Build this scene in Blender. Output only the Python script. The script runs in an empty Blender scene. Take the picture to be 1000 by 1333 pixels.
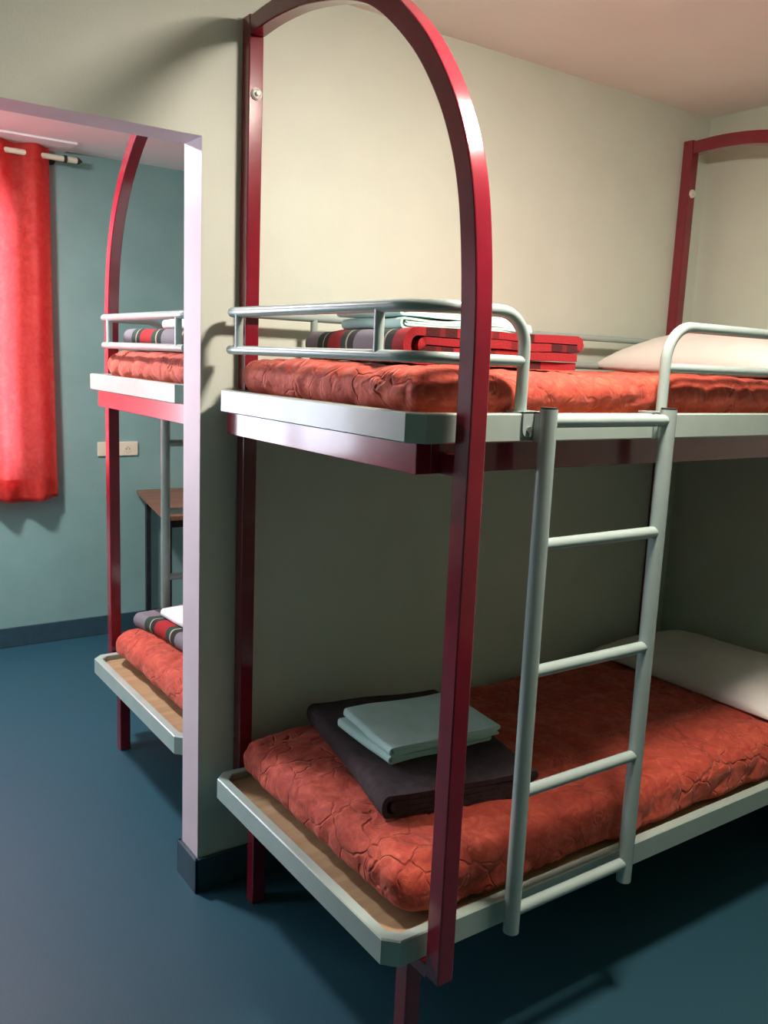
import bpy, bmesh, math, random
from mathutils import Vector, Matrix, noise
random.seed(4)
PI = math.pi
SC = bpy.context.scene
COL = SC.collection

# ------------------------------------------------------------------ helpers
def link(name, bm, mat=None, parent=None, smooth=False, angle=None):
    bmesh.ops.recalc_face_normals(bm, faces=bm.faces)
    me = bpy.data.meshes.new(name)
    bm.to_mesh(me); bm.free()
    if smooth:
        me.polygons.foreach_set('use_smooth', [True] * len(me.polygons))
        if angle:
            me.set_sharp_from_angle(angle=math.radians(angle))
    if mat:
        for m in (mat if isinstance(mat, (list, tuple)) else [mat]):
            me.materials.append(m)
    o = bpy.data.objects.new(name, me)
    COL.objects.link(o)
    if parent: o.parent = parent
    return o

def empty(name, loc=(0, 0, 0)):
    o = bpy.data.objects.new(name, None)
    o.empty_display_size = .1
    o.location = loc
    COL.objects.link(o)
    return o

def tag(o, label=None, cat=None, group=None, kind=None):
    if label: o['label'] = label
    if cat: o['category'] = cat
    if group: o['group'] = group
    if kind: o['kind'] = kind
    return o

def shift(o, d):
    """move mesh data into its thing's frame"""
    o.data.transform(Matrix.Translation(-Vector(d)))

def box(bm, lo, hi, bev=0, seg=2):
    lo = Vector(lo); hi = Vector(hi)
    r = bmesh.ops.create_cube(bm, size=1)
    vs = r['verts']
    s = hi - lo; c = (hi + lo) / 2
    for v in vs:
        v.co = Vector((v.co.x * s.x, v.co.y * s.y, v.co.z * s.z)) + c
    if bev:
        es = set()
        for v in vs: es.update(v.link_edges)
        bmesh.ops.bevel(bm, geom=list(es), offset=bev, segments=seg, affect='EDGES', profile=.5)
    return bm

def fillet(pts, radii, n=8):
    """polyline with rounded corners"""
    pts = [Vector(p) for p in pts]
    out = [pts[0]]
    for i in range(1, len(pts) - 1):
        r = radii[i - 1] if isinstance(radii, (list, tuple)) else radii
        a, b, c = pts[i - 1], pts[i], pts[i + 1]
        d1 = (a - b).normalized(); d2 = (c - b).normalized()
        ang = d1.angle(d2)
        if r <= 0 or abs(ang - PI) < 1e-3:
            out.append(b); continue
        t = r / math.tan(ang / 2)
        ce = b + (d1 + d2).normalized() * (r / math.sin(ang / 2))
        p0 = b + d1 * t; p1 = b + d2 * t
        v0 = p0 - ce; v1 = p1 - ce
        tot = v0.angle(v1); ax = v0.cross(v1).normalized()
        for k in range(n + 1):
            out.append(ce + Matrix.Rotation(tot * k / n, 3, ax) @ v0)
    out.append(pts[-1])
    return out

def tube(bm, pts, r, seg=16, cap=True):
    pts = [Vector(p) for p in pts]
    n = len(pts)
    tan = []
    for i in range(n):
        a = pts[max(i - 1, 0)]; b = pts[min(i + 1, n - 1)]
        tan.append((b - a).normalized())
    up = Vector((0, 0, 1)) if abs(tan[0].z) < .9 else Vector((1, 0, 0))
    u = (up - tan[0] * up.dot(tan[0])).normalized()
    rings = []
    for i in range(n):
        if i:
            u = (u - tan[i] * u.dot(tan[i])).normalized()
        w = tan[i].cross(u)
        rings.append([bm.verts.new(pts[i] + (u * math.cos(2 * PI * k / seg) + w * math.sin(2 * PI * k / seg)) * r) for k in range(seg)])
    for i in range(n - 1):
        for k in range(seg):
            k2 = (k + 1) % seg
            bm.faces.new((rings[i][k], rings[i][k2], rings[i + 1][k2], rings[i + 1][k]))
    if cap:
        bm.faces.new(rings[0]); bm.faces.new(rings[-1])
    return bm

def disc(bm, c, axis, r, h, seg=24, bev=0):
    c = Vector(c); axis = Vector(axis).normalized()
    return tube(bm, [c, c + axis * h], r, seg)

def bar_yz(bm, pts, x0, x1, w, bev=.003):
    """square tube swept along a path of (y, z) centre points, between x0 and x1"""
    n = len(pts)
    P = [Vector((0, p[0], p[1])) for p in pts]
    prof = []
    b = bev
    h = w / 2
    # profile corners (x, s) with small chamfers
    prof = [(x0 + b, -h), (x1 - b, -h), (x1 - b * .3, -h + b * .3), (x1, -h + b), (x1, h - b), (x1 - b * .3, h - b * .3), (x1 - b, h), (x0 + b, h),
            (x0 + b * .3, h - b * .3), (x0, h - b), (x0, -h + b), (x0 + b * .3, -h + b * .3)]
    rings = []
    for i in range(n):
        a = P[max(i - 1, 0)]; c = P[min(i + 1, n - 1)]
        t = (c - a).normalized()
        nn = Vector((0, -t.z, t.y))
        rings.append([bm.verts.new((x, (P[i] + nn * s).y, (P[i] + nn * s).z)) for x, s in prof])
    m = len(prof)
    for i in range(n - 1):
        for k in range(m):
            bm.faces.new((rings[i][k], rings[i][(k + 1) % m], rings[i + 1][(k + 1) % m], rings[i + 1][k]))
    bm.faces.new(rings[0]); bm.faces.new(rings[-1])
    return bm

def catmull(pts, n=8):
    out = []
    P = [Vector(p) for p in pts]
    for i in range(len(P) - 1):
        p0 = P[max(i - 1, 0)]; p1 = P[i]; p2 = P[i + 1]; p3 = P[min(i + 2, len(P) - 1)]
        for k in range(n):
            t = k / n
            out.append(.5 * ((2 * p1) + (p2 - p0) * t + (2 * p0 - 5 * p1 + 4 * p2 - p3) * t * t + (3 * p1 - p0 - 3 * p2 + p3) * t ** 3))
    out.append(P[-1])
    return out

def softbox(lo, hi, r, step, fn=None):
    """rounded box surface with a displacement function fn(point, normal) -> offset"""
    lo = Vector(lo); hi = Vector(hi)
    s = hi - lo
    n = [max(2, int(round(s[i] / step))) for i in range(3)]
    bm = bmesh.new()
    cache = {}
    def V(i, j, k):
        key = (i, j, k)
        if key in cache: return cache[key]
        p = Vector((lo.x + s.x * i / n[0], lo.y + s.y * j / n[1], lo.z + s.z * k / n[2]))
        rr = Vector((r, r, min(r, s.z / 2 - 1e-4)))
        q = Vector([min(max(p[a], lo[a] + rr[a]), hi[a] - rr[a]) for a in range(3)])
        d = p - q
        e = Vector((d.x / rr.x, d.y / rr.y, d.z / rr.z))
        L = e.length
        if L > 1e-9:
            e /= L
            nrm = Vector((e.x / rr.x, e.y / rr.y, e.z / rr.z)).normalized()
            p = q + Vector((e.x * rr.x, e.y * rr.y, e.z * rr.z))
        else:
            nrm = Vector((0, 0, 1))
        if fn: p = fn(p, nrm)
        cache[key] = bm.verts.new(p)
        return cache[key]
    a, b, c = n
    for i in range(a):
        for j in range(b):
            bm.faces.new((V(i, j, 0), V(i, j + 1, 0), V(i + 1, j + 1, 0), V(i + 1, j, 0)))
            bm.faces.new((V(i, j, c), V(i + 1, j, c), V(i + 1, j + 1, c), V(i, j + 1, c)))
    for i in range(a):
        for k in range(c):
            bm.faces.new((V(i, 0, k), V(i + 1, 0, k), V(i + 1, 0, k + 1), V(i, 0, k + 1)))
            bm.faces.new((V(i, b, k), V(i, b, k + 1), V(i + 1, b, k + 1), V(i + 1, b, k)))
    for j in range(b):
        for k in range(c):
            bm.faces.new((V(0, j, k), V(0, j, k + 1), V(0, j + 1, k + 1), V(0, j + 1, k)))
            bm.faces.new((V(a, j, k), V(a, j + 1, k), V(a, j + 1, k + 1), V(a, j, k + 1)))
    return bm

# ------------------------------------------------------------------ materials
def mat(name, col, rough=.5, metal=0, coat=0, spec=.5):
    m = bpy.data.materials.new(name); m.use_nodes = True
    b = m.node_tree.nodes['Principled BSDF']
    b.inputs['Base Color'].default_value = (*col, 1)
    b.inputs['Roughness'].default_value = rough
    b.inputs['Metallic'].default_value = metal
    b.inputs['Coat Weight'].default_value = coat
    b.inputs['Coat Roughness'].default_value = .08
    b.inputs['Specular IOR Level'].default_value = spec
    return m

def nd(m, t, **kw):
    n = m.node_tree.nodes.new(t)
    for k, v in kw.items():
        if k in n.inputs.keys(): n.inputs[k].default_value = v
        else: setattr(n, k, v)
    return n

def noisy(m, c1, c2, scale, bump=0, detail=4, lo=.35, hi=.65, dist=.002, bscale=None):
    """colour mottling and fine bump in object space"""
    L = m.node_tree.links; b = m.node_tree.nodes['Principled BSDF']
    tc = nd(m, 'ShaderNodeTexCoord')
    nz = nd(m, 'ShaderNodeTexNoise', Scale=scale, Detail=detail)
    cr = nd(m, 'ShaderNodeValToRGB')
    cr.color_ramp.elements[0].position = lo; cr.color_ramp.elements[1].position = hi
    cr.color_ramp.elements[0].color = (*c1, 1); cr.color_ramp.elements[1].color = (*c2, 1)
    L.new(tc.outputs['Object'], nz.inputs['Vector']); L.new(nz.outputs['Fac'], cr.inputs['Fac']); L.new(cr.outputs['Color'], b.inputs['Base Color'])
    if bump:
        n2 = nd(m, 'ShaderNodeTexNoise', Scale=bscale or scale * 3, Detail=3)
        bp = nd(m, 'ShaderNodeBump', Strength=bump, Distance=dist)
        L.new(tc.outputs['Object'], n2.inputs['Vector']); L.new(n2.outputs['Fac'], bp.inputs['Height']); L.new(bp.outputs['Normal'], b.inputs['Normal'])
    return m

M = {}
M['wall'] = noisy(mat('cream_wall_paint', (.7, .68, .57), .55), (.61, .675, .575), (.635, .705, .605), 6, .25, bscale=160, dist=.0015)
M['jamb'] = noisy(mat('jamb_paint_with_pink_light', (.6, .53, .55), .5), (.58, .50, .53), (.61, .53, .56), 6, .1, bscale=60, dist=.001)  # pink light from the curtain mixed into the jamb colour
M['teal'] = noisy(mat('teal_wall_paint', (.2, .4, .37), .5), (.205, .355, .325), (.23, .39, .36), 5, .35, bscale=90, dist=.0015)
M['green'] = noisy(mat('dark_green_wall_paint', (.08, .2, .15), .5), (.075, .19, .14), (.085, .21, .16), 5, .3, bscale=90, dist=.0015)
M['ceil'] = noisy(mat('white_ceiling_paint', (.72, .68, .64), .8), (.83, .79, .76), (.86, .82, .79), 4, .1)
M['floor'] = noisy(mat('blue_vinyl_floor', (.045, .12, .17), .5, spec=.3), (.016, .066, .092), (.024, .088, .122), 320, .15, bscale=260, dist=.0008)
M['base'] = noisy(mat('slate_skirting', (.03, .07, .09), .4), (.025, .06, .08), (.035, .075, .095), 20)
M['red'] = noisy(mat('red_enamel', (.30, .012, .03), .2, coat=.5), (.19, .008, .020), (.225, .010, .025), 12, .06, bscale=35, dist=.0015)
M['enamel'] = noisy(mat('pale_grey_enamel', (.6, .66, .6), .22, coat=.2), (.33, .43, .38), (.36, .46, .41), 12, .05, bscale=30, dist=.0015)
M['rail'] = noisy(mat('pale_rail_enamel', (.5, .56, .52), .25, coat=.2), (.32, .42, .39), (.35, .45, .42), 12)
M['black'] = noisy(mat('black_plastic', (.02, .02, .02), .5), (.015, .015, .015), (.03, .03, .03), 20)
M['steel'] = noisy(mat('dark_steel', (.03, .03, .035), .4, .4), (.025, .025, .03), (.04, .04, .045), 20)
M['chrome'] = noisy(mat('screw_steel', (.5, .5, .48), .3, .9), (.45, .45, .43), (.55, .55, .52), 40)
M['plate'] = noisy(mat('cream_plastic', (.75, .68, .5), .4), (.73, .66, .48), (.77, .70, .52), 10)
M['hook'] = noisy(mat('white_plastic', (.75, .75, .7), .35), (.72, .72, .67), (.78, .78, .73), 10)
M['pillow'] = noisy(mat('white_cotton', (.78, .77, .7), .9), (.74, .73, .67), (.80, .79, .73), 3, .5, bscale=14, dist=.006)
M['sheet'] = noisy(mat('pale_mint_sheet', (.5, .72, .66), .9), (.45, .68, .62), (.53, .74, .69), 12, .4, bscale=60, dist=.002)
M['wsheet'] = noisy(mat('white_sheet', (.78, .78, .76), .9), (.74, .74, .72), (.8, .8, .79), 12, .4, bscale=60, dist=.002)
M['wool'] = noisy(mat('brown_wool', (.05, .035, .035), .95), (.028, .018, .021), (.048, .031, .034), 40, .6, bscale=350, dist=.002)
M['frame'] = noisy(mat('white_window_paint', (.8, .8, .8), .4), (.78, .78, .78), (.82, .82, .82), 10)
M['grass'] = noisy(mat('green_grass', (.1, .2, .05), .9), (.06, .14, .03), (.15, .26, .08), 3)

# wood board
def wood(name, c1, c2, sx=2, sy=30):
    m = mat(name, c1, .5)
    L = m.node_tree.links; b = m.node_tree.nodes['Principled BSDF']
    tc = nd(m, 'ShaderNodeTexCoord'); mp = nd(m, 'ShaderNodeMapping')
    mp.inputs['Scale'].default_value = (sx, sy, sy)
    nz = nd(m, 'ShaderNodeTexNoise', Scale=1.0, Detail=5, Distortion=.6)
    cr = nd(m, 'ShaderNodeValToRGB')
    cr.color_ramp.elements[0].position = .35; cr.color_ramp.elements[1].position = .65
    cr.color_ramp.elements[0].color = (*c1, 1); cr.color_ramp.elements[1].color = (*c2, 1)
    L.new(tc.outputs['Object'], mp.inputs['Vector']); L.new(mp.outputs['Vector'], nz.inputs['Vector'])
    L.new(nz.outputs['Fac'], cr.inputs['Fac']); L.new(cr.outputs['Color'], b.inputs['Base Color'])
    return m
M['ply'] = wood('plywood_board', (.33, .23, .12), (.42, .31, .17))
M['desk'] = wood('brown_desk_top', (.12, .055, .03), (.22, .11, .06))

# quilted red cloth with mottled blotches
def quilt(name, ca, cb, cc, tr=0):
    m = mat(name, cb, .8)
    L = m.node_tree.links; b = m.node_tree.nodes['Principled BSDF']
    b.inputs['Sheen Weight'].default_value = .25
    b.inputs['Sheen Roughness'].default_value = .4
    b.inputs['Sheen Tint'].default_value = (1, .55, .45, 1)
    tc = nd(m, 'ShaderNodeTexCoord')
    n1 = nd(m, 'ShaderNodeTexNoise', Scale=22.0, Detail=7, Roughness=.7, Distortion=1.2)
    cr = nd(m, 'ShaderNodeValToRGB')
    e = cr.color_ramp.elements
    e[0].position = .32; e[0].color = (*ca, 1)
    e[1].position = .70; e[1].color = (*cc, 1)
    k = e.new(.5); k.color = (*cb, 1)
    L.new(tc.outputs['Object'], n1.inputs['Vector']); L.new(n1.outputs['Fac'], cr.inputs['Fac'])
    L.new(cr.outputs['Color'], b.inputs['Base Color'])
    n2 = nd(m, 'ShaderNodeTexNoise', Scale=30.0, Detail=5, Distortion=.8)
    bp = nd(m, 'ShaderNodeBump', Strength=.6, Distance=.006)
    L.new(tc.outputs['Object'], n2.inputs['Vector']); L.new(n2.outputs['Fac'], bp.inputs['Height']); L.new(bp.outputs['Normal'], b.inputs['Normal'])
    if not tr:
        nv = nd(m, 'ShaderNodeTexNoise', Scale=9.0, Detail=2)
        av = nd(m, 'ShaderNodeVectorMath', operation='MULTIPLY_ADD'); av.inputs[1].default_value = (.16, .16, .16)
        vo = nd(m, 'ShaderNodeTexVoronoi', feature='DISTANCE_TO_EDGE', Scale=10.5)
        mr = nd(m, 'ShaderNodeMapRange'); mr.inputs['From Max'].default_value = .07; mr.interpolation_type = 'SMOOTHERSTEP'
        b2 = nd(m, 'ShaderNodeBump', Strength=.45, Distance=.008)
        ns = nd(m, 'ShaderNodeTexNoise', Scale=5.0, Detail=1); ms = nd(m, 'ShaderNodeMapRange')
        ms.inputs['From Min'].default_value = .38; ms.inputs['From Max'].default_value = .62; ms.inputs['To Min'].default_value = .05; ms.inputs['To Max'].default_value = .75
        L.new(tc.outputs['Object'], ns.inputs['Vector']); L.new(ns.outputs['Fac'], ms.inputs['Value']); L.new(ms.outputs[0], b2.inputs['Strength'])
        L.new(tc.outputs['Object'], nv.inputs['Vector']); L.new(nv.outputs['Color'], av.inputs[0]); L.new(tc.outputs['Object'], av.inputs[2])
        L.new(av.outputs[0], vo.inputs['Vector']); L.new(vo.outputs['Distance'], mr.inputs['Value']); L.new(mr.outputs[0], b2.inputs['Height'])
        L.new(bp.outputs['Normal'], b2.inputs['Normal']); L.new(b2.outputs['Normal'], b.inputs['Normal'])
    if tr:
        t = nd(m, 'ShaderNodeBsdfTranslucent'); mx = nd(m, 'ShaderNodeMixShader', Fac=tr)
        hs = nd(m, 'ShaderNodeMix', data_type='RGBA'); hs.inputs['Factor'].default_value = .45; hs.inputs[7].default_value = (1, .55, .6, 1)
        L.new(cr.outputs['Color'], hs.inputs[6]); L.new(hs.outputs[2], t.inputs['Color'])
        out = m.node_tree.nodes['Material Output']
        L.new(b.outputs['BSDF'], mx.inputs[1]); L.new(t.outputs['BSDF'], mx.inputs[2]); tp = nd(m, 'ShaderNodeBsdfTransparent'); m2 = nd(m, 'ShaderNodeMixShader', Fac=.08)
        L.new(mx.outputs['Shader'], m2.inputs[1]); L.new(tp.outputs['BSDF'], m2.inputs[2]); L.new(m2.outputs['Shader'], out.inputs['Surface'])
    return m
M['quilt'] = quilt('red_quilted_cover', (.30, .030, .018), (.43, .055, .028), (.58, .11, .055))
M['curtain'] = quilt('red_curtain_cloth', (.70, .07, .06), (.88, .13, .10), (.95, .28, .20), tr=.8)

def plaid(name, base):
    """tartan from the cloth's own weave coordinates: u along the fold, v across"""
    m = mat(name, base, .95)
    L = m.node_tree.links; b = m.node_tree.nodes['Principled BSDF']
    uv = nd(m, 'ShaderNodeUVMap'); sp = nd(m, 'ShaderNodeSeparateXYZ')
    L.new(uv.outputs['UV'], sp.inputs[0])
    G = (.16, .15, .17); K = (.012, .016, .014); R = (.30, .010, .014); W = (.32, .30, .22); N = (.015, .04, .025)
    def ramp(stops, src, mul):
        ml = nd(m, 'ShaderNodeMath', operation='MULTIPLY'); ml.inputs[1].default_value = mul
        fr = nd(m, 'ShaderNodeMath', operation='FRACT')
        cr = nd(m, 'ShaderNodeValToRGB'); cr.color_ramp.interpolation = 'CONSTANT'
        e = cr.color_ramp.elements
        for i, (p, c) in enumerate(stops):
            k = e[i] if i < 2 else e.new(p)
            k.position = p; k.color = (*c, 1)
        L.new(src, ml.inputs[0]); L.new(ml.outputs[0], fr.inputs[0]); L.new(fr.outputs[0], cr.inputs['Fac'])
        return cr
    sv = [(0, R), (.10, K), (.165, W), (.18, N), (.26, G), (.44, K), (.50, W), (.515, N), (.57, R), (.72, K), (.77, W), (.785, N), (.85, G)]
    O = (1, 1, 1); D = (.10, .10, .12); E = (.45, .42, .45)
    su = [(0, O), (.22, D), (.30, E), (.33, D), (.40, O), (.62, E), (.66, O), (.82, D), (.88, O)]
    a = ramp(sv, sp.outputs['Y'], 1.0); c = ramp(su, sp.outputs['X'], 2.3)
    mx = nd(m, 'ShaderNodeMix', data_type='RGBA'); mx.blend_type = 'MULTIPLY'; mx.inputs['Factor'].default_value = .9
    L.new(a.outputs['Color'], mx.inputs[6]); L.new(c.outputs['Color'], mx.inputs[7])
    L.new(mx.outputs[2], b.inputs['Base Color'])
    tc = nd(m, 'ShaderNodeTexCoord')
    n2 = nd(m, 'ShaderNodeTexNoise', Scale=260.0, Detail=2)
    bp = nd(m, 'ShaderNodeBump', Strength=.5, Distance=.002)
    L.new(tc.outputs['Object'], n2.inputs['Vector']); L.new(n2.outputs['Fac'], bp.inputs['Height']); L.new(bp.outputs['Normal'], b.inputs['Normal'])
    return m
M['plaid'] = plaid('tartan_wool', (.4, .05, .05))

def emission(name, col, s):
    m = bpy.data.materials.new(name); m.use_nodes = True
    nt = m.node_tree; nt.nodes.clear()
    e = nt.nodes.new('ShaderNodeEmission'); o = nt.nodes.new('ShaderNodeOutputMaterial')
    e.inputs['Color'].default_value = (*col, 1); e.inputs['Strength'].default_value = s
    nt.links.new(e.outputs[0], o.inputs[0])
    return m

def pane_mat():
    m = bpy.data.materials.new('window_glass'); m.use_nodes = True
    nt = m.node_tree; nt.nodes.clear()
    t = nt.nodes.new('ShaderNodeBsdfTransparent'); g = nt.nodes.new('ShaderNodeBsdfGlossy'); g.inputs['Roughness'].default_value = .02
    f = nt.nodes.new('ShaderNodeFresnel'); f.inputs['IOR'].default_value = 1.45
    x = nt.nodes.new('ShaderNodeMixShader'); o = nt.nodes.new('ShaderNodeOutputMaterial')
    nt.links.new(f.outputs[0], x.inputs[0]); nt.links.new(t.outputs[0], x.inputs[1]); nt.links.new(g.outputs[0], x.inputs[2]); nt.links.new(x.outputs[0], o.inputs[0])
    return m
M['glass'] = pane_mat()

# ------------------------------------------------------------------ measures
XE = 2.16            # end wall
XJ = -.028           # door opening side
TW = .123            # partition thickness
ZH = 2.243           # opening height
ZC = 2.681           # ceiling
YT = 2.655           # far wall of the next room
XL = -3.0            # left wall
YF = -3.7            # wall behind the camera
XO = -1.25            # other side of the opening
BB = .112

def struct(name, bm, m, **k):
    o = link(name, bm, m, **k); o['kind'] = 'structure'; return o
def B(*a, bev=0): return box(bmesh.new(), *a, bev=bev)

# setting
struct('floor', B((XL - .15, YF - .15, -.1), (XE + .15, YT + .2, 0)), M['floor'])
struct('ceiling', B((XL - .15, YF - .15, ZC), (XE + .15, YT + .2, ZC + .1)), M['ceil'])
struct('wall_right', B((XE, YF - .15, 0), (XE + .15, YT + .2, ZC)), M['wall'])
struct('wall_front', B((XL, YF - .15, 0), (XE, YF, ZC)), M['green'])

# partition wall with the opening, cream on this side
def partition():
    bm = bmesh.new()
    box(bm, (XJ + .001, 0, 0), (XE, TW, ZC))
    box(bm, (XO, 0, ZH + .001), (XJ + .001, TW, ZC))
    box(bm, (XL, 0, 0), (XO, TW, ZC))
    bmesh.ops.remove_doubles(bm, verts=bm.verts, dist=1e-5)
    return bm
struct('wall_back', partition(), M['wall'])
# lining of the opening (jambs and head), a thin coat of paint with the curtain's pink light in its colour
bm = bmesh.new()
box(bm, (XJ, .0005, BB), (XJ + .004, TW - .0005, ZH), .0)
box(bm, (XO - .003, .0005, BB), (XO + .001, TW - .0005, ZH), .0)
box(bm, (XO, .0005, ZH), (XJ, TW - .0005, ZH + .004), .0)
struct('door_1', bm, M['jamb'])
# the far face of the partition and the next room are teal
struct('wall_partition_rear', B((XJ + .03, TW, 0), (XE, TW + .006, ZC)), M['teal'])
WX0, WX1, WZ0, WZ1 = -2.3, .05, .95, 2.42
bm = bmesh.new()
box(bm, (XL, YT, 0), (WX0, YT + .2, ZC)); box(bm, (WX1, YT, 0), (XE, YT + .2, ZC))
box(bm, (WX0, YT, 0), (WX1, YT + .2, WZ0)); box(bm, (WX0, YT, WZ1), (WX1, YT + .2, ZC))
struct('wall_far', bm, M['teal'])
LY0, LY1, LZ0, LZ1 = 1.0, 2.25, .95, 2.3
bm = bmesh.new()
box(bm, (XL - .15, YF, 0), (XL, LY0, ZC)); box(bm, (XL - .15, LY1, 0), (XL, YT, ZC))
box(bm, (XL - .15, LY0, 0), (XL, LY1, LZ0)); box(bm, (XL - .15, LY0, LZ1), (XL, LY1, ZC))
struct('wall_left', bm, M['teal'])

def window(name, lo, hi, axis, mull):
    """casement frame in the XZ (axis 0) or YZ (axis 1) plane"""
    bm = bmesh.new(); gl = bmesh.new()
    w = .06
    def bx(b_, a0, a1, z0, z1, d0, d1):
        if axis == 0: box(b_, (a0, d0, z0), (a1, d1, z1), .004)
        else: box(b_, (d0, a0, z0), (d1, a1, z1), .004)
    a0, a1, z0, z1, d = lo[0], hi[0], lo[1], hi[1], lo[2]
    bx(bm, a0, a1, z0, z0 + w, d, d + .06); bx(bm, a0, a1, z1 - w, z1, d, d + .06)
    bx(bm, a0, a0 + w, z0 + w, z1 - w, d, d + .06); bx(bm, a1 - w, a1, z0 + w, z1 - w, d, d + .06)
    for x in mull: bx(bm, x - .05, x + .05, z0 + w, z1 - w, d, d + .06)
    bx(gl, a0 + w * .5, a1 - w * .5, z0 + w * .5, z1 - w * .5, d + .028, d + .033)
    o = struct(name, bm, M['frame'])
    link('pane', gl, M['glass'], o)
    sill = bmesh.new()
    if axis == 0: box(sill, (a0 - .03, YT - .04, z0 - .03), (a1 + .03, d, z0), .004)
    else: box(sill, (d + .06, a0 - .03, z0 - .03), (XL + .04, a1 + .03, z0), .004)
    link('window_sill', sill, M['frame'], o)
    return o
window('window_1', (WX0, WZ0, YT + .08), (WX1, WZ1), 0, (-1.75,))
window('window_2', (LY0, LZ0, XL - .13), (LY1, LZ1), 1, ((LY0 + LY1) / 2,))

# low bulkhead above the curtain
struct('trim_1', B((XL, 2.40, 2.671), (.33, YT, ZC)), M['ceil'])
# skirting boards
def skirt(name, lo, hi): struct(name, B(lo, hi, bev=.003), M['base'])
bm = bmesh.new()
t = .0125
box(bm, (XJ - t, -t, 0), (XE - .0, 0, BB), .002); box(bm, (XJ - t, -t, 0), (XJ, TW + t, BB), .002); box(bm, (XJ - t, TW, 0), (XE, TW + t, BB), .002)
struct('baseboard_back', bm, M['base'])
skirt('baseboard_far', (XL, YT - t, 0), (XE, YT, BB))
skirt('baseboard_right', (XE - t, YF, 0), (XE, -t, BB))
skirt('baseboard_left', (XL, YF, 0), (XL + t, YT, BB))

# faint scuffs on the cream wall above the rail
sm = bmesh.new()
# ------------------------------------------------------------------ bunk bed
ZL, HL, ZU, HU = .4066, .0656, 1.5667, .0611
Y0, Y1, X0, X1 = -.048, -.98, 0.0, 2.135
CH = .031

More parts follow.
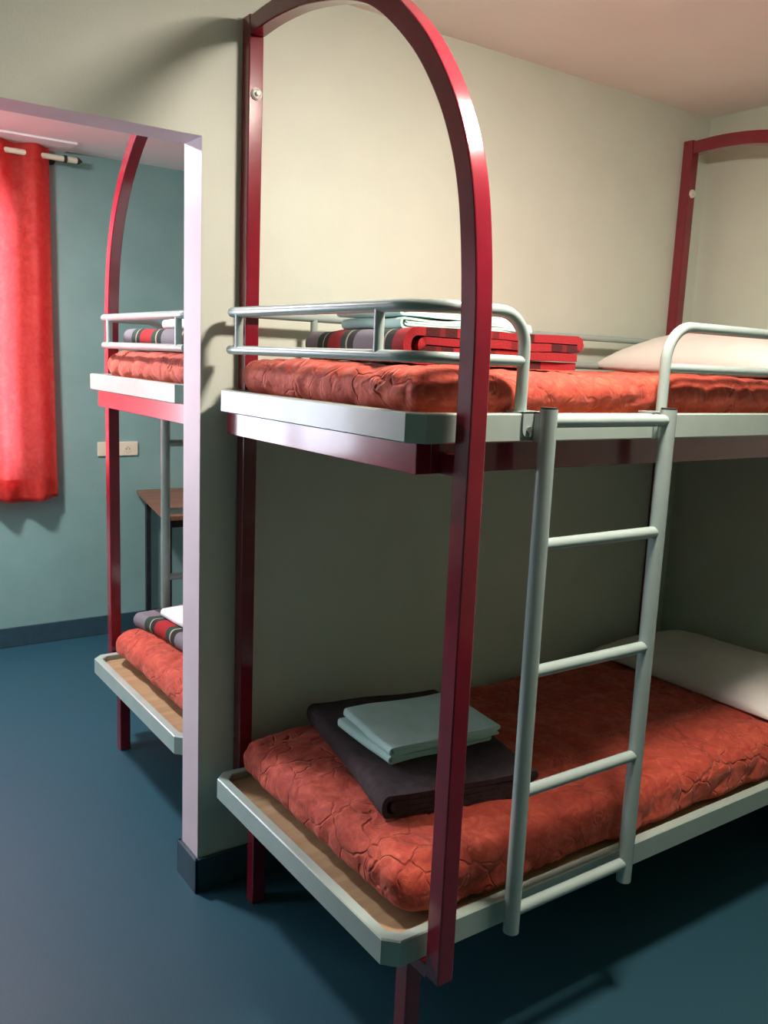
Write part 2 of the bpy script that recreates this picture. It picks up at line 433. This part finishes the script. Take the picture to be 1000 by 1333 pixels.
def bunk(name, fy, label, far=False):
    """fy maps a distance from the wall (negative, as measured) to a world y"""
    s = 1 if fy(1) > fy(0) else -1
    root = empty(name, (1.05, fy(-.5), 0))
    org = root.location.copy()
    def P(x, y, z): return (x, fy(y), z)
    def part(nm, bm, m, parent=root, **k):
        o = link(nm, bm, m, parent, **k); shift(o, org); return o
    def bx(bm, lo, hi, bev=0):
        a = P(*lo); b = P(*hi)
        return box(bm, [min(a[i], b[i]) for i in range(3)], [max(a[i], b[i]) for i in range(3)], bev)
    def T(bm, pts, r, **k): return tube(bm, [P(*p) for p in pts], r, **k)
    # --- arches, foot and head
    arc = [(-.024, .30), (-.024, 1.2), (-.024, 2.49)]
    cen = [(-.05, 2.537), (-.17, 2.541), (-.32, 2.531), (-.48, 2.500), (-.59, 2.466), (-.665, 2.43), (-.745, 2.372), (-.83, 2.293), (-.9, 2.203), (-.947, 2.12),
           (-.981, 2.032), (-1.003, 1.93), (-1.019, 1.78), (-1.0235, 1.6), (-1.024, 1.4), (-1.024, .9), (-1.024, .318)]
    sm_ = [(v.x, v.y) for v in catmull([Vector((a, b, 0)) for a, b in cen], 5)]
    for xa in (.087, 2.0):
        bm = bmesh.new()
        bar_yz(bm, [(fy(y), z) for y, z in sm_], xa, xa + .043, .047)
        bx(bm, (xa, -.002, ZL - HL), (xa + .043, -.046, 2.566), .003)
        # little bottom closure of the outer leg
        a = part('arch', bm, M['red'], smooth=True, angle=14)
        hk = bmesh.new()
        c = Vector(P(xa + .022, -.046, 2.366)); n = Vector((0, -s, 0))
        tube(hk, [c, c + n * .004], .016, 28)
        # raised ring
        ring = [c + n * .006 + Vector((math.cos(q) * .012, 0, math.sin(q) * .012)) for q in [2 * PI * i / 24 for i in range(24)]]
        tube(hk, ring + [ring[0]], .0028, 8)
        tube(hk, [c, c + n * .016], .006, 20)
        part('hook', hk, M['hook'], a, smooth=True, angle=40)
        if not far or xa < 1:
            pass
        # short inset feet with the cross pieces that carry them
        for yy in ((-.112, -.153), (-.893, -.938)):
            f = bmesh.new(); bx(f, (xa, yy[0], 0), (xa + .043, yy[1], ZL - HL - .001), .003)
            part('leg', f, M['red'])
        cb = bmesh.new(); bx(cb, (xa + .002, -.05, ZL - HL - .035), (xa + .041, -1.002, ZL - HL - .0005), .002)
        part('cross_bar', cb, M['red'])
    # --- the two bunk platforms: pale chamfered rim, plywood base, red frame below
    def octo(ins, ch):
        x0, x1, y0, y1 = X0 + ins, X1 - ins, Y0 - ins, Y1 + ins
        return [(x0, y0 - ch), (x0, y1 + ch), (x0 + ch, y1), (x1 - ch, y1), (x1, y1 + ch), (x1, y0 - ch), (x1 - ch, y0), (x0 + ch, y0)]
    for z, h, nm in ((ZL, HL, 'lower'), (ZU, HU, 'upper')):
        bm = bmesh.new()
        o1, i1 = octo(0, CH), octo(.028, CH * .8)
        b_ = .003
        o2 = octo(b_, CH)
        loops = [[bm.verts.new(P(x, y, zz)) for x, y in L_] for L_, zz in ((o2, z - h), (o1, z - h + b_), (o1, z - b_), (o2, z), (octo(.026, CH * .8), z), (i1, z - b_), (i1, z - h))]
        loops.append(loops[0])
        for a, b in zip(loops[:-1], loops[1:]):
            for k in range(8):
                bm.faces.new((a[k], a[(k + 1) % 8], b[(k + 1) % 8], b[k]))
        p = part('platform', bm, M['enamel'])
        if nm == 'lower': p['label'] = 'low pale grey rimmed platform'
        bd = bmesh.new()
        L_ = octo(.026, CH * .8)
        bot = [bd.verts.new(P(x, y, z - .040)) for x, y in L_]; top = [bd.verts.new(P(x, y, z - .022)) for x, y in L_]
        bd.faces.new(bot); bd.faces.new(top)
        for k in range(8): bd.faces.new((bot[k], bot[(k + 1) % 8], top[(k + 1) % 8], top[k]))
        part('plywood_board', bd, M['ply'], p)
    fr = bmesh.new()
    z1_, z0_ = ZU - HU - .0005, 1.441
    bx(fr, (.03, -.055, z0_), (.068, -.952, z1_), .002)
    bx(fr, (2.065, -.055, z0_), (2.105, -.952, z1_), .002)
    bx(fr, (.0665, -.912, z0_), (2.0655, -.952, z1_), .002)
    bx(fr, (.0665, -.055, z0_), (2.0655, -.095, z1_), .002)
    # brackets out to the arches
    bx(fr, (.09, -.952, z0_), (.125, -1.003, z1_ - .02), .002); bx(fr, (2.003, -.952, z0_), (2.038, -1.003, z1_ - .02), .002)
    part('support_frame', fr, M['red'])
    # --- guard rails
    R = .0135
    zt, zl_ = 1.779, 1.677
    bm = bmesh.new()
    pts = fillet([(.29, -.055, zt), (.03, -.055, zt), (.03, -.955, zt), (.305, -.955, zt), (.305, -.955, ZU - .03)], [.035, .11, .075], 10)
    # wall side end stops flush: drop the first leg
    pts = [p for p in pts if not (p.y > -.06 and p.x > .07)]
    T(bm, pts, R)
    low = fillet([(.03, -.07, zl_), (.03, -.955, zl_), (.305, -.955, zl_)], [.11], 10)
    T(bm, low, R * .9)
    for y in (-.125, -.80): T(bm, [(.03, y, zl_), (.03, y, zt)], R * .85)
    r1 = part('guard_rail', bm, M['rail'], smooth=True, angle=50)
    # rail at the pillow end
    bm = bmesh.new()
    pts = fillet([(.783, -.955, ZU - .03), (.783, -.955, zt), (2.105, -.955, zt), (2.105, -.52, zt)], [.085, .1], 10)
    T(bm, pts, R)
    T(bm, fillet([(.783, -.955, zl_), (2.105, -.955, zl_), (2.105, -.52, zl_)], [.1], 10), R * .9)
    T(bm, [(2.105, -.53, zl_ - .12), (2.105, -.53, zt)], R * .85)
    T(bm, [(1.45, -.955, zl_), (1.45, -.955, zt)], R * .85)
    r2 = part('guard_rail', bm, M['rail'], smooth=True, angle=50)
    # rail along the wall
    bm = bmesh.new()
    T(bm, fillet([(.032, -.075, zt), (.06, -.066, zt), (2.1, -.066, zt)], [.02], 4), R * .85)
    T(bm, [(.15, -.066, zl_), (2.1, -.066, zl_)], R * .95)
    for x in (.30, 1.05, 1.80): T(bm, [(x, -.066, zl_ - .13), (x, -.066, zt)], R * .8)
    r3 = part('guard_rail', bm, M['rail'], smooth=True, angle=50)
    # bolted brackets
    for x, r_ in ((.305, r1), (.783, r2)):
        bm = bmesh.new()
        n = 12
        prof = [(x - .017, ZU + .004), (x - .017, ZU - .034)] + [(x - .017 * math.cos(PI * k / n), ZU - .034 - .017 * math.sin(PI * k / n)) for k in range(1, n)] + [(x + .017, ZU - .034), (x + .017, ZU + .004)]
        a = [bm.verts.new(P(px, Y1 + .004, pz)) for px, pz in prof]; b = [bm.verts.new(P(px, Y1 - .0045, pz)) for px, pz in prof]
        bm.faces.new(a); bm.faces.new(b)
        for k in range(len(a)): bm.faces.new((a[k], a[(k + 1) % len(a)], b[(k + 1) % len(a)], b[k]))
        bx(bm, (x - .017, Y1 + .05, ZU + .0005), (x + .017, Y1 - .0045, ZU + .004))
        br = part('bracket', bm, M['rail'], r_)
        sc = bmesh.new(); T(sc, [(x, Y1 - .004, ZU - .034), (x, Y1 - .008, ZU - .034)], .0065, seg=16)
        part('screw', sc, M['chrome'], r_)
    # --- ladder hung on the upper platform, its foot in front of the lower rim
    lx0, lx1, ly = .331, .733, -1.016
    lad = bmesh.new()
    for x in (lx0, lx1): T(lad, [(x, ly, .345), (x, ly, ZU + .012)], .0195, seg=20)
    # top hooks over the rim
    for x in (lx0, lx1):
        bx(lad, (x - .012, ly + .0, ZU + .001), (x + .012, Y1 + .045, ZU + .005))
        bx(lad, (x - .012, ly - .006, ZU - .06), (x + .012, ly + .032, ZU + .005), .002)
    ladder = part('ladder', lad, M['rail'], smooth=True, angle=45)
    for z in (1.553, 1.281, .988, .698, .397):
        bm = bmesh.new(); T(bm, [(lx0 + .01, ly, z), (lx1 - .01, ly, z)], .0145)
        part('rung', bm, M['rail'], ladder, smooth=True, angle=45)
    for x in (lx0, lx1):
        bm = bmesh.new(); T(bm, [(x, ly, ZU + .0115), (x, ly, ZU + .016)], .0185, seg=20)
        part('end_cap', bm, M['black'], ladder, smooth=True, angle=45)
    tag(root, label, 'bunk bed')
    return root

near = lambda y: y
FO = .186
farf = lambda y: FO - y
bunk('bunk_bed', near, 'near bunk bed with dark red arches and pale ladder, this side of the cream wall')
bunk('bunk_bed.001', farf, 'farther bunk bed seen through the opening, before the teal wall', far=True)

# ------------------------------------------------------------------ bedding
def puff(seed, cell=.13, depth=.010):
    off = Vector((seed * 3.1, seed * 1.7, seed))
    def f(p, n):
        q = p + off
        w = q + Vector((noise.noise(q * 7), noise.noise(q * 7 + Vector((9, 0, 0))), noise.noise(q * 7 + Vector((0, 9, 0))))) * .035
        d, _ = noise.voronoi(w / cell)
        e = min(1, (d[1] - d[0]) * 2.6)
        amt = depth * (max(e, 0) ** .45 - 1.0)
        amt += .010 * noise.noise(q * 2.2) + .005 * noise.noise(q * 9) + .0025 * noise.noise(q * 25)
        return p + n * amt
    return f

def mattress(nm, z0, z1, x0, fy, seed, label, parent_h=None, y0=-.065, y1=-.940, r=.062, tuck=.0):
    f = puff(seed)
    def g(p, n):
        p = f(p, n)
        k = max(0, 1 - (p.z - z0) / .05)
        if k > 0 and tuck:
            p.x += tuck * k * max(0, 1 - (p.x - x0) / .2)
            if p.x > x0 + .15: p.y += .030 * k * n.y
        p.z = max(p.z, z0)
        return p
    a, b = sorted((fy(y0), fy(y1)))
    bm = softbox((x0, a, z0), (2.09, b, z1), r, .0115, g)
    o = link(nm, bm, M['quilt'], smooth=True)
    c = Vector((1.07, fy(-.5), z0)); shift(o, c); o.location = c
    tag(o, label, 'mattress')
    return o
ZBL, ZBU = ZL - .022, ZU - .022
mattress('mattress', ZBL + .001, .530, .062, near, 1, 'red quilted mattress on the lower platform of the near bunk, under the brown blanket', tuck=.05)
mattress('mattress.001', ZBU + .001, 1.660, .045, near, 2, 'red quilted mattress on the upper platform of the near bunk, behind the guard rails')
mattress('mattress.002', ZBL + .001, .530, .075, farf, 3, 'red quilted mattress low on the farther bunk, seen left of the cream partition end', tuck=.05)
mattress('mattress.003', ZBU + .001, 1.660, .045, farf, 4, 'red quilted mattress high on the farther bunk behind pink-lit rails')

def top_at(nm, x0, x1, y0, y1, q=.9):
    o = bpy.data.objects[nm]
    zs = sorted(v.co.z + o.location.z for v in o.data.vertices if x0 < v.co.x + o.location.x < x1 and y0 < v.co.y + o.location.y < y1 and v.co.z > .06)
    return zs[int(len(zs) * q)]
T_LOW = top_at('mattress', .15, .65, -.8, -.1); T_UP = top_at('mattress.001', .15, .65, -.8, -.1)
T_LOW2 = top_at('mattress.002', .2, .65, .3, 1.05); T_UP2 = top_at('mattress.003', .2, .65, .3, 1.05)
P_LOW = top_at('mattress', 1.65, 2.05, -.8, -.1); P_UP = top_at('mattress.001', 1.65, 2.05, -.8, -.1)
print('TOPS', T_LOW, T_UP, T_LOW2, T_UP2, P_LOW, P_UP)
def pillow(nm, c, L, W, H, rot, label, seed=0, tilt=0, pow_=2.6):
    bm = bmesh.new()
    n = 44
    top = {}; bot = {}
    for i in range(n + 1):
        for j in range(n + 1):
            u = -1 + 2 * i / n; v = -1 + 2 * j / n
            # pinch the sides a little between pointed corners
            x = u * (1 - .05 * (1 - v * v) * 0 - .06 * (1 - abs(v)) * abs(u) * 0) * L / 2 * (1 - .04 * (1 - v * v))
            y = v * W / 2 * (1 - .04 * (1 - u * u))
            e = (max(0, 1 - abs(u) ** pow_) * max(0, 1 - abs(v) ** pow_)) ** .5
            q = Vector((x * 5 + seed, y * 5, seed))
            wr = .006 * noise.noise(q * 1.3) + .003 * noise.noise(q * 4)
            z = e * H * .84 + wr * e * 2
            zb = -e * H * .2
            top[i, j] = bm.verts.new((x, y, z + .004))
            bot[i, j] = top[i, j] if i in (0, n) or j in (0, n) else bm.verts.new((x, y, max(zb, -H * .12)))
    for i in range(n):
        for j in range(n):
            bm.faces.new((top[i, j], top[i + 1, j], top[i + 1, j + 1], top[i, j + 1]))
            q = (bot[i, j], bot[i, j + 1], bot[i + 1, j + 1], bot[i + 1, j])
            bm.faces.new(q)
    o = link(nm, bm, M['pillow'], smooth=True)
    o.location = c; o.rotation_euler = (0, tilt, rot)
    tag(o, label, 'pillow')
    return o
pillow('pillow', (1.87, -.47, P_LOW + .010), .50, .80, .115, .0, 'white pillow at the head of the lower bunk, half in shadow', 1)
pillow('pillow.001', (1.80, -.44, P_UP + .018), .56, .78, .155, .0, 'white pillow at the head of the near upper bunk', 2, tilt=-.02)

def folded(nm, w, d, t, n, m, label, cat, loc, rot, group=None, name_seed=0, mirror=1, gap=1.12, skew=.0, drop=0):
    """a strip of cloth folded n times into nested turns: seen as a rounded fold on -x and as layers on the ends"""
    g = t * gap
    path = []
    H = (2 * n - 1) * g / 2         # half height of the outer turn
    def arc(cx, cz, r, a0, a1, k=10):
        return [(cx + r * math.cos(a0 + (a1 - a0) * i / k), cz + r * math.sin(a0 + (a1 - a0) * i / k)) for i in range(k + 1)]
    xr = w; 
    # outer bottom, from right to left
    for k in range(n):
        h = H - k * g
        xl = H * .7 + k * g * .9
        # k even: bottom -> top ; k odd: top -> bottom
        sgn = 1 if k % 2 == 0 else -1
        xs = xr - random.uniform(.0, .012)
        path += [(xs + (xl - xs) * i / 14, -sgn * h) for i in range(15)]
        a0, a1 = (-PI / 2, -3 * PI / 2) if sgn > 0 else (PI / 2, 3 * PI / 2)
        ell = arc(0, 0, 1, a0, a1, 14)
        path += [(xl + c * h * .75, s_ * h) for c, s_ in ell[1:-1]]
        path += [(xl + (xs - xl) * i / 14, sgn * h) for i in range(15)]
        if k < n - 1:
            h2 = h - g
            path += [(xs + (h - h2) / 2 * math.sin(q), sgn * ((h + h2) / 2 + (h - h2) / 2 * math.cos(q))) for q in (PI * .25, PI * .5, PI * .75)]
    P2 = [Vector((a, b, 0)) for a, b in path]
    bm = bmesh.new(); uvl = bm.loops.layers.uv.new('UVMap')
    K = 30
    lens = [0]
    for a, b in zip(P2[:-1], P2[1:]): lens.append(lens[-1] + (b - a).length)
    N = len(P2)
    out = []
    for i in range(N):
        tg = (P2[min(i + 1, N - 1)] - P2[max(i - 1, 0)]).normalized()
        nn = Vector((-tg.y, tg.x, 0))
        out.append((P2[i] + nn * t / 2, P2[i] - nn * t / 2))
    grid = []
    for j in range(K + 1):
        y = d * j / K
        row = []
        for i in range(N):
            for p in out[i]:
                q = Vector((p.x * 4, y * 4, name_seed))
                dx = .012 * noise.noise(q * .8) + skew * (y - d / 2)
                dz = .006 * noise.noise(q * 1.4 + Vector((3, 3, 3)))
                dz += .003 * noise.noise(Vector((p.x * 9, y * 9, p.y * 30)))
                ee = .006 * noise.noise(Vector((i * .13, j == 0, name_seed)))
                row.append(bm.verts.new((p.x + dx, (y + (ee if j in (0, K) else 0)), max(p.y + H + t / 2 + dz, .0))))
        grid.append(row)
    def quad(vs, uvs):
        f = bm.faces.new(vs)
        for l, u in zip(f.loops, uvs): l[uvl].uv = u
    for j in range(K):
        for i in range(N - 1):
            u0, u1 = lens[i], lens[i + 1]; v0, v1 = j / K, (j + 1) / K
            a, b = grid[j], grid[j + 1]
            for s_ in (0, 1):
                quad((a[2 * i + s_], a[2 * i + 2 + s_], b[2 * i + 2 + s_], b[2 * i + s_]), ((u0, v0), (u1, v0), (u1, v1), (u0, v1)))
        for i in (0, N - 1):
            quad((grid[j][2 * i], grid[j][2 * i + 1], grid[j + 1][2 * i + 1], grid[j + 1][2 * i]), ((lens[i], v0),) * 4)
    for j in (0, K):
        for i in range(N - 1):
            r = grid[j]
            quad((r[2 * i], r[2 * i + 1], r[2 * i + 3], r[2 * i + 2]), ((lens[i], j / K * .999), (lens[i], j / K * .999), (lens[i + 1], j / K * .999), (lens[i + 1], j / K * .999)))
    o = link(nm, bm, m, smooth=True, angle=60)
    o.location = loc; o.rotation_euler = (0, drop, rot)
    tag(o, label, cat, group)
    return o

# lower bunk: brown wool blanket with two folded mint sheets on it
def thick(n, t, gap=1.12): return (2 * n - 1) * t * gap + t
bt = thick(2, .0145)
folded('blanket', .44, .62, .0145, 2, M['wool'], 'dark brown wool blanket folded on the lower red mattress', 'blanket', (.165, -.715, T_LOW), -.21, name_seed=1)
s1 = thick(2, .006)
folded('folded_sheet', .345, .27, .006, 2, M['sheet'], 'pale mint sheet folded on the brown blanket, under the other sheet', 'sheet', (.268, -.585, T_LOW + bt + .001), -.05, name_seed=2)
folded('folded_sheet.001', .36, .28, .006, 2, M['sheet'], 'pale mint sheet topmost on the brown blanket', 'sheet', (.265, -.59, T_LOW + bt + s1 + .003), -.10, name_seed=3)
# upper bunk: tartan blanket, mint sheets
bu = thick(2, .0185)
folded('blanket.001', .46, .66, .0185, 2, M['plaid'], 'red and grey tartan blanket folded on the near upper mattress', 'blanket', (.115, -.79, T_UP), -.19, name_seed=4)
folded('folded_sheet.002', .37, .34, .0062, 2, M['sheet'], 'pale mint sheet lying directly on the near tartan blanket', 'sheet', (.19, -.66, T_UP + bu + .001), -.14, name_seed=5)
folded('folded_sheet.003', .35, .32, .0062, 2, M['sheet'], 'pale mint sheet highest on the near upper bunk, on another sheet', 'sheet', (.20, -.64, T_UP + bu + thick(2, .0062) + .003), -.08, name_seed=6)
# farther bunk
folded('blanket.002', .42, .60, .0145, 2, M['plaid'], 'tartan blanket folded on the low mattress of the farther bunk', 'blanket', (.235, .50, T_LOW2), .12, name_seed=7)
folded('folded_sheet.004', .34, .36, .008, 2, M['wsheet'], 'white folded sheet on the tartan blanket of the farther lower bunk', 'sheet', (.27, .62, T_LOW2 + bt + .001), .12, name_seed=8)
folded('blanket.003', .42, .62, .0185, 2, M['plaid'], 'tartan blanket on the high mattress of the farther bunk', 'blanket', (.15, .44, T_UP2), .05, name_seed=9)
folded('folded_sheet.005', .34, .34, .008, 2, M['wsheet'], 'white folded sheet on the tartan blanket of the farther upper bunk', 'sheet', (.20, .50, T_UP2 + bu + .001), .05, name_seed=10)

# ------------------------------------------------------------------ next room
# curtain on its rod
def curtain(nm, x0, x1, z0, z1, label, seed, phase=0):
    root = empty(nm, ((x0 + x1) / 2, YT - .10, z0))
    bm = bmesh.new(); n = int((x1 - x0) / .006); k = 60
    g = []
    for j in range(k + 1):
        z = z0 + (z1 - z0) * j / k
        row = []
        for i in range(n + 1):
            x = x0 + (x1 - x0) * i / n
            low = 1 - j / k
            a = .034 - .006 * low
            ph = 2 * PI * (x1 - x) / .176 + phase
            xx = x + .012 * low * noise.noise(Vector((x * 6, low * 1.5, seed)))
            y = YT - .105 + a * math.cos(ph + low * .7 * noise.noise(Vector((x * 3, low, seed + 5)))) + .008 * noise.noise(Vector((x * 18, z * 2, seed)))
            zz = z + (.010 * math.cos(ph * .5) * low ** 6)
            row.append(bm.verts.new((xx, y, zz)))
        g.append(row)
    for j in range(k):
        for i in range(n): bm.faces.new((g[j][i], g[j][i + 1], g[j + 1][i + 1], g[j + 1][i]))
    c = link('cloth', bm, M['curtain'], root, smooth=True); shift(c, root.location)
    md = c.modifiers.new('thick', 'SOLIDIFY'); md.thickness = .0015
    # turned up double hem and side hem
    bm = bmesh.new()
    jj = 4
    h = [[bm.verts.new(g_.co if False else Vector(c.data.vertices[j * (n + 1) + i].co) + Vector((0, .0035, 0))) for i in range(n + 1)] for j in range(jj + 1) for g_ in [None]]
    for j in range(jj):
        for i in range(n): bm.faces.new((h[j][i], h[j][i + 1], h[j + 1][i + 1], h[j + 1][i]))
    hm = link('hem', bm, M['curtain'], root, smooth=True)
    md = hm.modifiers.new('thick', 'SOLIDIFY'); md.thickness = .0012
    tag(root, label, 'curtain')
    return root
curtain('curtain', -.92, .236, .838, 2.668, 'bright red patterned curtain hanging at the teal wall, lit from behind', 1, phase=.0)
curtain('curtain.001', -2.75, -2.2, .838, 2.668, 'red curtain drawn to the left end of the rod', 2)
rod = empty('curtain_rod', (-1.2, YT - .105, 2.622))
bm = bmesh.new(); tube(bm, [(-2.85, YT - .105, 2.622), (.30, YT - .105, 2.622)], .014, 16)
o = link('rod', bm, M['plate'], rod, smooth=True, angle=50); shift(o, rod.location)
for sx, x in ((1, .30), (-1, -2.85)):
    bm = bmesh.new()
    cb = bmesh.new(); tube(cb, [(x, YT - .105, 2.622), (x + sx * .016, YT - .105, 2.622)], .019, 16)
    cc = link('collar', cb, M['black'], rod, smooth=True, angle=50); shift(cc, rod.location)
    # tapered tip
    rr = [.018, .017, .013, .006, .001]
    c0 = x + sx * .068
    prev = None
    for q, r in enumerate(rr):
        ring = [bm.verts.new((c0 + sx * q * .0075, YT - .105 + r * math.cos(a), 2.622 + r * math.sin(a))) for a in [2 * PI * k / 16 for k in range(16)]]
        if prev:
            for k in range(16): bm.faces.new((prev[k], prev[(k + 1) % 16], ring[(k + 1) % 16], ring[k]))
        else: bm.faces.new(ring)
        prev = ring
    bm.faces.new(prev)
    f = link('finial', bm, M['black'], rod, smooth=True, angle=50); shift(f, rod.location)
    bm = bmesh.new(); tube(bm, [(x + sx * .016, YT - .105, 2.622), (x + sx * .069, YT - .105, 2.622)], .015, 16)
    f2 = link('sleeve', bm, M['plate'], f, smooth=True, angle=50); shift(f2, rod.location)
for x in (.262, -1.3, -2.8):
    bm = bmesh.new(); tube(bm, [(x, YT - .105, 2.622), (x, YT - .0005, 2.622)], .007, 10); tube(bm, [(x, YT - .006, 2.622), (x, YT - .0003, 2.622)], .022, 16)
    b_ = link('bracket', bm, M['black'], rod, smooth=True, angle=50); shift(b_, rod.location)
tag(rod, 'pale curtain rod with dark finial above the red curtain', 'curtain rod')

# wall socket plate
pl = empty('wall_socket', (.60, YT, 1.0965))
bm = B((.485, YT - .011, 1.056), (.718, YT - .0002, 1.137), bev=.004)
o = link('plate', bm, M['plate'], pl); shift(o, pl.location)
for x in (.545, .658):
    bm = bmesh.new()
    ring = [Vector((x + .021 * math.cos(a), YT - .0115, 1.0965 + .021 * math.sin(a))) for a in [2 * PI * k / 28 for k in range(29)]]
    tube(bm, ring, .0016, 8, cap=False)
    tube(bm, [(x, YT - .0125, 1.0965), (x, YT - .0108, 1.0965)], .0195, 24)
    o = link('socket', bm, M['plate'], pl, smooth=True, angle=50); shift(o, pl.location)
    hb = bmesh.new()
    for dx in (-.0085, .0085): tube(hb, [(x + dx, YT - .0132, 1.0965), (x + dx, YT - .0126, 1.0965)], .0035, 12)
    tube(hb, [(x, YT - .0132, 1.1065), (x, YT - .0126, 1.1065)], .0025, 12)
    h = link('pin_hole', hb, M['black'], o, smooth=True, angle=50); shift(h, pl.location)
tag(pl, 'cream double wall socket on the teal wall behind the farther arch', 'socket')

# desk against the teal wall
dk = empty('desk', (1.1, 2.25, 0))
bm = bmesh.new()
top = [(.712, YT - .004), (.560, 1.86), (1.75, 1.72), (1.85, YT - .004)]
top = [(.712, YT - .004), (.552, 1.80), (.57, 1.785), (1.72, 1.66), (1.85, YT - .004)]
a = [bm.verts.new((x, y, .828)) for x, y in top]; b = [bm.verts.new((x, y, .850)) for x, y in top]
bm.faces.new(a); bm.faces.new(b)
for k in range(len(a)): bm.faces.new((a[k], a[(k + 1) % len(a)], b[(k + 1) % len(a)], b[k]))
o = link('desk_top', bm, M['desk'], dk); shift(o, dk.location)
for lo_, hi_ in (((.62, 1.86, .775), (1.68, 1.88, .8275)), ((.78, YT - .04, .775), (1.74, YT - .02, .8275))):
    o = link('apron', B(lo_, hi_, bev=.002), M['steel'], dk); shift(o, dk.location)
for x, y in ((.60, 1.86), (1.70, 1.80), (.76, 2.60), (1.76, 2.60)):
    bm = B((x - .014, y - .014, 0), (x + .014, y + .014, .8275), bev=.003)
    o = link('leg', bm, M['steel'], dk); shift(o, dk.location)
tag(dk, 'dark wooden desk with black metal legs behind the farther bunk ladder', 'desk')

# ceiling lamp of the sleeping room (above the picture)
LX, LY = .50, -1.25
lm = empty('ceiling_lamp', (LX, LY, ZC))
bm = bmesh.new(); tube(bm, [(0, 0, -.035), (0, 0, -.0005)], .145, 48)
link('lamp_base', bm, M['hook'], lm, smooth=True, angle=40)
bm = bmesh.new()
prev = None
for q in range(7):
    a = PI / 2 * q / 6
    r = .13 * math.cos(a) + .0005; z = -.035 - .030 * math.sin(a)
    ring = [bm.verts.new((r * math.cos(t_), r * math.sin(t_), z)) for t_ in [2 * PI * k / 40 for k in range(40)]]
    if prev:
        for k in range(40): bm.faces.new((prev[k], prev[(k + 1) % 40], ring[(k + 1) % 40], ring[k]))
    prev = ring
bm.faces.new(prev)
ld = link('lamp_diffuser', bm, emission('warm_lamp_glow', (1, .84, .74), 330), lm, smooth=True)
tag(lm, 'round flush ceiling lamp with glowing opal cover above the near bunk', 'lamp')
lm2 = lm.copy(); COL.objects.link(lm2); lm2.location = (-.65, 1.35, ZC)  # unseen second lamp, added to lift the light in the teal room
for ch in list(lm.children):
    c = ch.copy(); COL.objects.link(c); c.parent = lm2
    if ch.name.startswith('lamp_diffuser'):
        c.data = ch.data.copy(); c.data.materials[0] = emission('added_lamp_glow', (1, .93, .97), 420)
tag(lm2, 'added unseen round lamp brightening the teal room, left of the farther bunk', 'lamp')


for o in bpy.data.objects:
    if o.parent or 'category' not in o: continue
    g = {'mattress': 'red quilted mattresses on the bunk platforms', 'pillow': 'white pillows at the heads of the near bunk', 'sheet': 'folded sheets lying on the blankets',
         'blanket': 'folded blankets at the feet of the mattresses', 'bunk bed': 'red and grey bunk beds on both sides of the partition',
         'curtain': 'red curtains on the rod', 'lamp': 'round ceiling lamps'}.get(o['category'])
    if g: o['group'] = g

# ------------------------------------------------------------------ daylight
w = bpy.data.worlds.new('World'); SC.world = w; w.use_nodes = True
bg = w.node_tree.nodes['Background']
bg.inputs['Color'].default_value = (.84, .86, 1.0, 1)
bg.inputs['Strength'].default_value = 13.0
def portal(name, loc, rot, sx, sy):
    l = bpy.data.lights.new(name, 'AREA'); l.shape = 'RECTANGLE'; l.size = sx; l.size_y = sy; l.cycles.is_portal = True
    o = bpy.data.objects.new(name, l); o.location = loc; o.rotation_euler = rot; COL.objects.link(o)
portal('window_portal', ((WX0 + WX1) / 2, YT + .19, (WZ0 + WZ1) / 2), (-PI / 2, 0, 0), WX1 - WX0, WZ1 - WZ0)
portal('window_portal', (XL - .149, (LY0 + LY1) / 2, (LZ0 + LZ1) / 2), (0, -PI / 2, 0), LZ1 - LZ0, LY1 - LY0)

# ------------------------------------------------------------------ camera
cam = bpy.data.cameras.new('camera'); co = bpy.data.objects.new('camera', cam); COL.objects.link(co)
yaw, pitch, roll, F = .6144, .172, .0427, 1142.85
f = Vector((math.sin(yaw) * math.cos(pitch), math.cos(yaw) * math.cos(pitch), -math.sin(pitch)))
r = Vector((math.cos(yaw), -math.sin(yaw), 0)); u = r.cross(f)
rr = r * math.cos(roll) + u * math.sin(roll); uu = -r * math.sin(roll) + u * math.cos(roll)
mx = Matrix((rr, uu, -f)).transposed().to_4x4(); mx.translation = Vector((-1.0374, -2.3602, 1.6688))
co.matrix_world = mx
cam.sensor_fit = 'VERTICAL'; cam.sensor_height = 36; cam.lens = 36 * F / 1333
cam.clip_start = .05
SC.camera = co

SC.view_settings.view_transform = 'Standard'; SC.view_settings.look = 'None'
SC.view_settings.gamma = 1; SC.view_settings.use_curve_mapping = False
SC.view_settings.exposure = 0.0
SC.cycles.use_denoising = True
SC.cycles.max_bounces = 10; SC.cycles.diffuse_bounces = 6; SC.cycles.transparent_max_bounces = 8
SC.cycles.sample_clamp_indirect = 6
